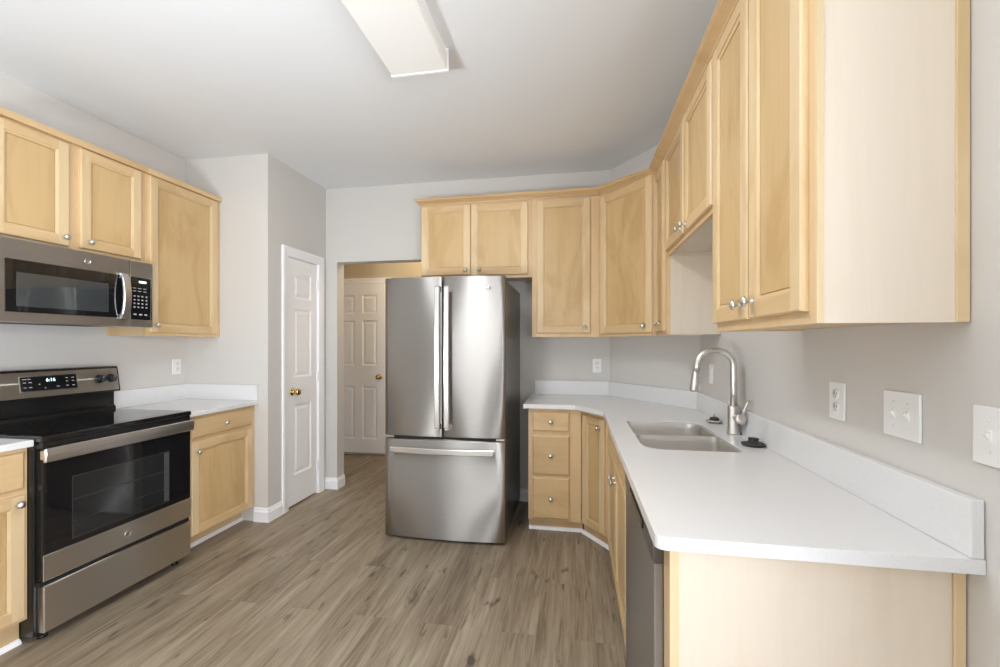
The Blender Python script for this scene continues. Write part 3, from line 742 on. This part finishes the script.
# ------------------------------------------------------------------ refrigerator
FX0, FX1, FYc = -1.300, -0.455, 2.822
FW = FX1 - FX0
rf = thing('refrigerator', (FX0, FYc, 0), 0, 'stainless french door refrigerator with a bottom freezer drawer', 'refrigerator')
bulge = 0.022
def fy(x): u = (x / FW) * 2 - 1; return -bulge * (1 - abs(u) ** 2.0)
MB().box(0.004, FW - 0.004, 0.075, 0.80, 0.045, 1.765, 0.004, 2).build('case', 'case', rf)
def fdoor(name, x0, x1, z0, z1):
    n = 14; pts = [(x0 + (x1 - x0) * k / n, 0) for k in range(n + 1)]
    r = 0.006; front = []
    for k, (x, _) in enumerate(pts):
        y = fy(x)
        if k == 0: front += [(x, y + r * 1.6), (x + r * 0.3, y + r * 0.5), (x + r, y)]
        elif k == n: front += [(x - r, y), (x - r * 0.3, y + r * 0.5), (x, y + r * 1.6)]
        else: front.append((x, y))
    poly = front + [(x1, 0.066), (x0, 0.066)]
    m = MB(); e = 0.004; cx = (x0 + x1) / 2
    sh_ = lambda d: [(x + (d if x < cx - 0.15 else -d if x > cx + 0.15 else 0), y + (d if y < 0.06 else 0)) for x, y in poly]
    m.loft([[(x, y, z0) for x, y in sh_(e)], [(x, y, z0 + e) for x, y in poly], [(x, y, z1 - e) for x, y in poly], [(x, y, z1) for x, y in sh_(e)]])
    o = m.build(name, ['steel', 'case'], rf)
    for p in o.data.polygons:
        p.use_smooth = abs(p.normal.z) < 0.5 and p.normal.y < -0.2
        if p.normal.x > 0.9 and abs(p.center.x - x1) < 0.01: p.material_index = 1 if x1 > FW - 0.01 else 0
    return o
mid = 0.423
dl = fdoor('door', 0.0, mid - 0.003, 0.712, 1.792)
dr_ = fdoor('door', mid + 0.003, FW, 0.712, 1.792)
fz = fdoor('freezer_drawer', 0.0, FW, 0.020, 0.690)
MB().box(0.012, FW - 0.012, 0.02, 0.075, 0.690, 0.712).build('door_gap', 'dark', rf)
MB().box(0.03, FW - 0.03, 0.075, 0.12, 0.0, 0.044).build('grille', 'black', rf)
for x in (0.0, FW - 0.07): MB().box(x + 0.005, x + 0.065, 0.004, 0.066, 0.693, 0.709, 0.002).build('middle_hinge', 'chrome', rf)
for x in (0.02, FW - 0.10): MB().box(x, x + 0.08, 0.05, 0.16, 1.766, 1.786, 0.004).build('hinge_cover', 'case', rf)
for x in (0.04, FW - 0.08): MB().box(x, x + 0.04, 0.65, 0.74, 0.0, 0.046, 0.003).build('foot', 'black', rf)
def vhandle(door, xc, lbl=None):
    w2 = 0.0175; y0 = fy(xc); m = MB(); rings = []
    for z, off in ((0.775, -0.046), (0.785, -0.052), (1.0, -0.058), (1.25, -0.060), (1.50, -0.058), (1.715, -0.052), (1.725, -0.046)):
        rings.append([(xc - w2, y0 + off + 0.003, z), (xc - w2 + 0.004, y0 + off, z), (xc + w2 - 0.004, y0 + off, z), (xc + w2, y0 + off + 0.003, z), (xc + w2, y0 + off + 0.013, z), (xc - w2, y0 + off + 0.013, z)])
    m.loft(rings, smooth=False)
    for z in (0.79, 1.71): m.box(xc - w2 + 0.003, xc + w2 - 0.003, y0 - 0.048, y0 + 0.002, z - 0.022, z + 0.014, 0.002)
    return m.build('handle', 'handle_steel', door)
vhandle(dl, 0.398); vhandle(dr_, 0.462)
m = MB(); rings = []
for k in range(13):
    x = 0.055 + (FW - 0.125) * k / 12; y = fy(x) - 0.040 - 0.012 * math.sin(PI * k / 12); zc_ = 0.622
    rings.append([(x, y + 0.003, zc_ - 0.019), (x, y, zc_ - 0.015), (x, y, zc_ + 0.015), (x, y + 0.003, zc_ + 0.019), (x, y + 0.013, zc_ + 0.019), (x, y + 0.013, zc_ - 0.019)])
m.loft(rings, smooth=False)
for x in (0.075, FW - 0.09): m.box(x - 0.018, x + 0.018, fy(x) - 0.043, fy(x) + 0.002, 0.607, 0.637, 0.002)
m.build('handle', 'handle_steel', fz)
roundel(dr_, 0.735, fy(0.735) - 0.0005, 1.712, 0.019)

# ------------------------------------------------------------------ microwave (local x toward the far wall, -y into the room)
mw = thing('microwave', (-2.612, 1.5465, 1.441), PI / 2, 'stainless over-the-range microwave mounted below the short wall cabinet', 'microwave')
MWW, MWH = 0.759, 0.399
MB().box(0.0, MWW, 0.035, 0.363, 0.012, MWH, 0.003).build('body', 'steel_dark', mw)
mb = MB()
mb.box(0.0, 0.612, 0.0, 0.034, 0.0, MWH, 0.004, 2)
md = mb.build('door', 'range_steel', mw)
MB().box(0.040, 0.611, -0.0025, 0.001, 0.050, 0.300, 0.0015).build('door_glass', 'blackglass', md)
MB().box(0.082, 0.494, -0.0034, -0.0022, 0.078, 0.240, 0.0003).build('window', 'mwglass', md)
m = MB(); rings = []
for k in range(11):
    t = k / 10; z = 0.045 + 0.265 * t; y = -0.014 - 0.026 * math.sin(PI * t) ** 0.6
    xx = 0.574
    rings.append([(xx - 0.022, y + 0.003, z), (xx - 0.018, y, z), (xx + 0.018, y, z), (xx + 0.022, y + 0.003, z), (xx + 0.022, y + 0.012, z), (xx - 0.022, y + 0.012, z)])
m.loft(rings, smooth=False); m.box(0.556, 0.588, -0.016, 0.0, 0.045, 0.075, 0.002); m.box(0.556, 0.588, -0.016, 0.0, 0.280, 0.310, 0.002)
m.build('handle', 'handle_steel', md)
MB().box(0.616, MWW, 0.0, 0.034, 0.0, MWH, 0.004, 2).build('control_panel_surround', 'range_steel', mw)
cpn = MB().box(0.620, 0.742, -0.0025, 0.001, 0.045, 0.300, 0.0015).build('control_panel', 'blackglass', mw)
MB().box(0.743, 0.750, -0.0028, 0.001, 0.045, 0.300).build('trim_strip', 'chrome', cpn)
MB().box(0.668, 0.712, -0.0030, -0.0024, 0.268, 0.280).build('clock_display', 'digit', cpn)
m = MB()
for r_, z in enumerate((0.232, 0.215)):
    for cx in (0.640, 0.672, 0.704): m.box(cx - 0.010, cx + 0.010, -0.0029, -0.0024, z, z + 0.004)
for z in (0.182, 0.160, 0.138, 0.116):
    for cx in (0.640, 0.664, 0.688, 0.714): m.box(cx - 0.005, cx + 0.006, -0.0029, -0.0024, z, z + 0.008)
for cx in (0.644, 0.678, 0.710): m.box(cx - 0.009, cx + 0.009, -0.0029, -0.0024, 0.072, 0.080)
m.build('keypad', 'print', cpn)
MB().box(0.05, 0.60, 0.06, 0.30, 0.002, 0.0125).build('vent_grille', 'dark', mw)
roundel(md, 0.389, -0.0005, 0.347, 0.016)

# ------------------------------------------------------------------ range
RG = -2.34
rg = thing('range', (RG, 1.541, 0), PI / 2, 'stainless and black freestanding electric range with a glass cooktop', 'range')
RW = 0.763
MB().box(0.0, RW, 0.035, 0.600, 0.03, 0.900, 0.002).build('body', 'black', rg)
mb = MB(); mb.box(0.0, RW, -0.010, 0.600, 0.900, 0.927, 0.006, 2)
ck = mb.build('cooktop', 'cookglass', rg)
MB().box(0.006, RW - 0.006, -0.006, 0.034, 0.868, 0.9, 0.002).build('vent_band', 'black', rg)
m = MB()
def ring(mm, cx, cy, r, t=0.0012):
    a = [(cx + r * math.cos(k * PI / 24), cy + r * math.sin(k * PI / 24), 0.9274) for k in range(48)]
    b = [(cx + (r - t) * math.cos(k * PI / 24), cy + (r - t) * math.sin(k * PI / 24), 0.9274) for k in range(48)]
    mm.loft([a, b], cap0=False, cap1=False)
for cx, cy, r in ((0.19, 0.15, 0.115), (0.19, 0.15, 0.075), (0.57, 0.15, 0.095), (0.19, 0.42, 0.078), (0.57, 0.42, 0.105), (0.57, 0.42, 0.06), (0.38, 0.40, 0.05)): ring(m, cx, cy, r)
m.build('burner_rings', 'burner', ck)
# backguard
mb = MB(); mb.extrude_x([(0.642, 0.927), (0.545, 0.927), (0.548, 0.945), (0.560, 0.955), (0.560, 1.045), (0.642, 1.045)], 0.004, RW - 0.004)
mb.build('backguard_base', 'black', rg)
mb = MB(); mb.extrude_x([(0.642, 1.042), (0.518, 1.042), (0.516, 1.048), (0.538, 1.190), (0.546, 1.198), (0.642, 1.198)], 0.0, RW)
bg = mb.build('backguard', 'black', rg)
tilt = math.atan2(0.022, 0.142)
def on_bg(z): return 0.516 + (z - 1.048) * 0.022 / 0.142
def bgpanel(name, mat, x0, x1, z0, z1, lift, th, par, bev=0.0):
    q = MB(); ya, yb = on_bg(z0) - lift, on_bg(z1) - lift
    q.loft([[(x0, ya, z0), (x1, ya, z0), (x1, yb, z1), (x0, yb, z1)], [(x0, ya + th, z0), (x1, ya + th, z0), (x1, yb + th, z1), (x0, yb + th, z1)]], smooth=False)
    return q.build(name, mat, par, bevel=bev)
bgpanel('backguard_face', 'range_steel', 0.002, RW - 0.008, 1.052, 1.186, 0.0015, 0.003, bg)
fr = bgpanel('display_bezel', 'chrome', 0.258, 0.527, 1.081, 1.167, 0.0022, 0.002, bg, 0.006)
ds = bgpanel('control_display', 'blackglass', 0.263, 0.522, 1.086, 1.162, 0.0030, 0.002, bg, 0.006)
q = text('clock_digits', '6:16', 0.026, 'digit', ds, (0.398, on_bg(1.143) - 0.0036, 1.140), (PI / 2 - tilt, 0, 0))
m = MB()
for cx, cz_, ww in ((0.281, 1.150, 0.018), (0.301, 1.150, 0.016), (0.281, 1.132, 0.014), (0.305, 1.132, 0.014), (0.281, 1.106, 0.012), (0.305, 1.106, 0.014), (0.37, 1.098, 0.006), (0.43, 1.102, 0.014),
                   (0.475, 1.146, 0.012), (0.505, 1.146, 0.012), (0.475, 1.128, 0.010), (0.505, 1.128, 0.012), (0.475, 1.103, 0.012), (0.505, 1.103, 0.012), (0.345, 1.120, 0.008)):
    y = on_bg(cz_) - 0.0034
    m.box(cx - ww / 2, cx + ww / 2, y, y + 0.0005, cz_ - 0.002, cz_ + 0.002)
m.build('display_marks', 'print', ds)
for kx in (0.060, 0.126, 0.646, 0.712):
    yk = on_bg(1.126) - 0.002
    m = MB(); m.lathe([(0, 0), (0.027, 0), (0.026, -0.006), (0.022, -0.008), (0.021, -0.026), (0.019, -0.028), (0, -0.028)], (kx, yk, 1.126), 'y', 24)
    m.box(kx - 0.0045, kx + 0.0045, yk - 0.034, yk - 0.026, 1.106, 1.146, 0.0015)
    kn = m.build('knob', 'black', rg)
    m = MB(); m.box(kx - 0.001, kx + 0.001, yk - 0.0345, yk - 0.0338, 1.130, 1.145)
    for a in range(-130, 140, 30):
        m.box(kx + 0.0235 * math.sin(math.radians(a)) - 0.001, kx + 0.0235 * math.sin(math.radians(a)) + 0.001, yk - 0.0075, yk - 0.0065, 1.126 + 0.0235 * math.cos(math.radians(a)) - 0.001, 1.126 + 0.0235 * math.cos(math.radians(a)) + 0.001)
    m.build('knob_marks', 'print', kn)
    y = on_bg(1.168) - 0.0021
    MB().box(kx - 0.008, kx + 0.008, y, y + 0.0005, 1.164, 1.167).build('knob_caption', 'case', bg)
# oven door
od = MB().box(0.010, RW + 0.002, 0.0, 0.034, 0.272, 0.862, 0.004, 2).build('oven_door', 'black', rg)
MB().box(0.016, RW - 0.002, -0.0025, 0.001, 0.392, 0.806, 0.001).build('door_glass', 'blackglass', od)
MB().box(0.124, 0.620, -0.0032, -0.0022, 0.420, 0.715, 0.0004).build('window', 'window_glass', od)
m = MB()
def frame_rect(mm, x0, x1, z0, z1, t, y0, y1):
    mm.slab  # keep
    for a, b, c_, d in ((x0, x1, z0, z0 + t), (x0, x1, z1 - t, z1), (x0, x0 + t, z0 + t, z1 - t), (x1 - t, x1, z0 + t, z1 - t)): mm.box(a, b, y0, y1, c_, d)
frame_rect(m, 0.124, 0.620, 0.420, 0.715, 0.003, -0.0040, -0.0030)
for z in (0.50, 0.60, 0.605): m.box(0.130, 0.612, -0.0037, -0.0031, z, z + 0.0025)
m.build('oven_racks', 'rack', od)
MB().box(0.588, 0.617, -0.0042, -0.0031, 0.428, 0.708, 0.0004).build('window_lit_strip', 'lit_strip', od)  # pale strip on the glass stands for the lit cavity wall
MB().box(0.012, RW + 0.001, -0.0035, 0.001, 0.276, 0.391, 0.0015).build('door_base_panel', 'range_steel', od)
MB().box(0.012, RW + 0.001, -0.0035, 0.001, 0.806, 0.824, 0.0015).build('door_top_strip', 'black', od)
# handle: broad flat bar across the whole door
m = MB(); rings = []
for x in (-0.006, -0.001, RW - 0.015, RW - 0.010):
    i = 0.004 if x in (-0.006, RW - 0.010) else 0
    rings.append([(x, -0.036 + i, 0.812 + i), (x, -0.041 + i, 0.816 + i), (x, -0.044 + i, 0.844), (x, -0.041 + i, 0.872 - i), (x, -0.036 + i, 0.875 - i), (x, -0.030, 0.873 - i), (x, -0.030, 0.814 + i)])
m.loft(rings, smooth=False)
for x in (0.002, RW - 0.045): m.box(x, x + 0.030, -0.032, 0.002, 0.822, 0.864, 0.003)
m.build('handle', 'handle_steel', od)
MB().box(0.004, RW - 0.004, 0.006, 0.034, 0.254, 0.272).build('door_gap', 'dark', rg)
dwz = MB().box(0.013, RW + 0.001, -0.003, 0.034, 0.045, 0.252, 0.004, 2).build('storage_drawer', 'range_steel', rg)
for x in (0.03, RW - 0.07):
    for y in (0.06, 0.52): MB().lathe([(0, 0), (0.018, 0), (0.018, 0.012), (0.010, 0.016), (0.010, 0.04), (0, 0.04)], (x + 0.02, y, 0), 'z', 14).build('foot', 'black', rg)
roundel(od, 0.383, -0.004, 0.332, 0.018)
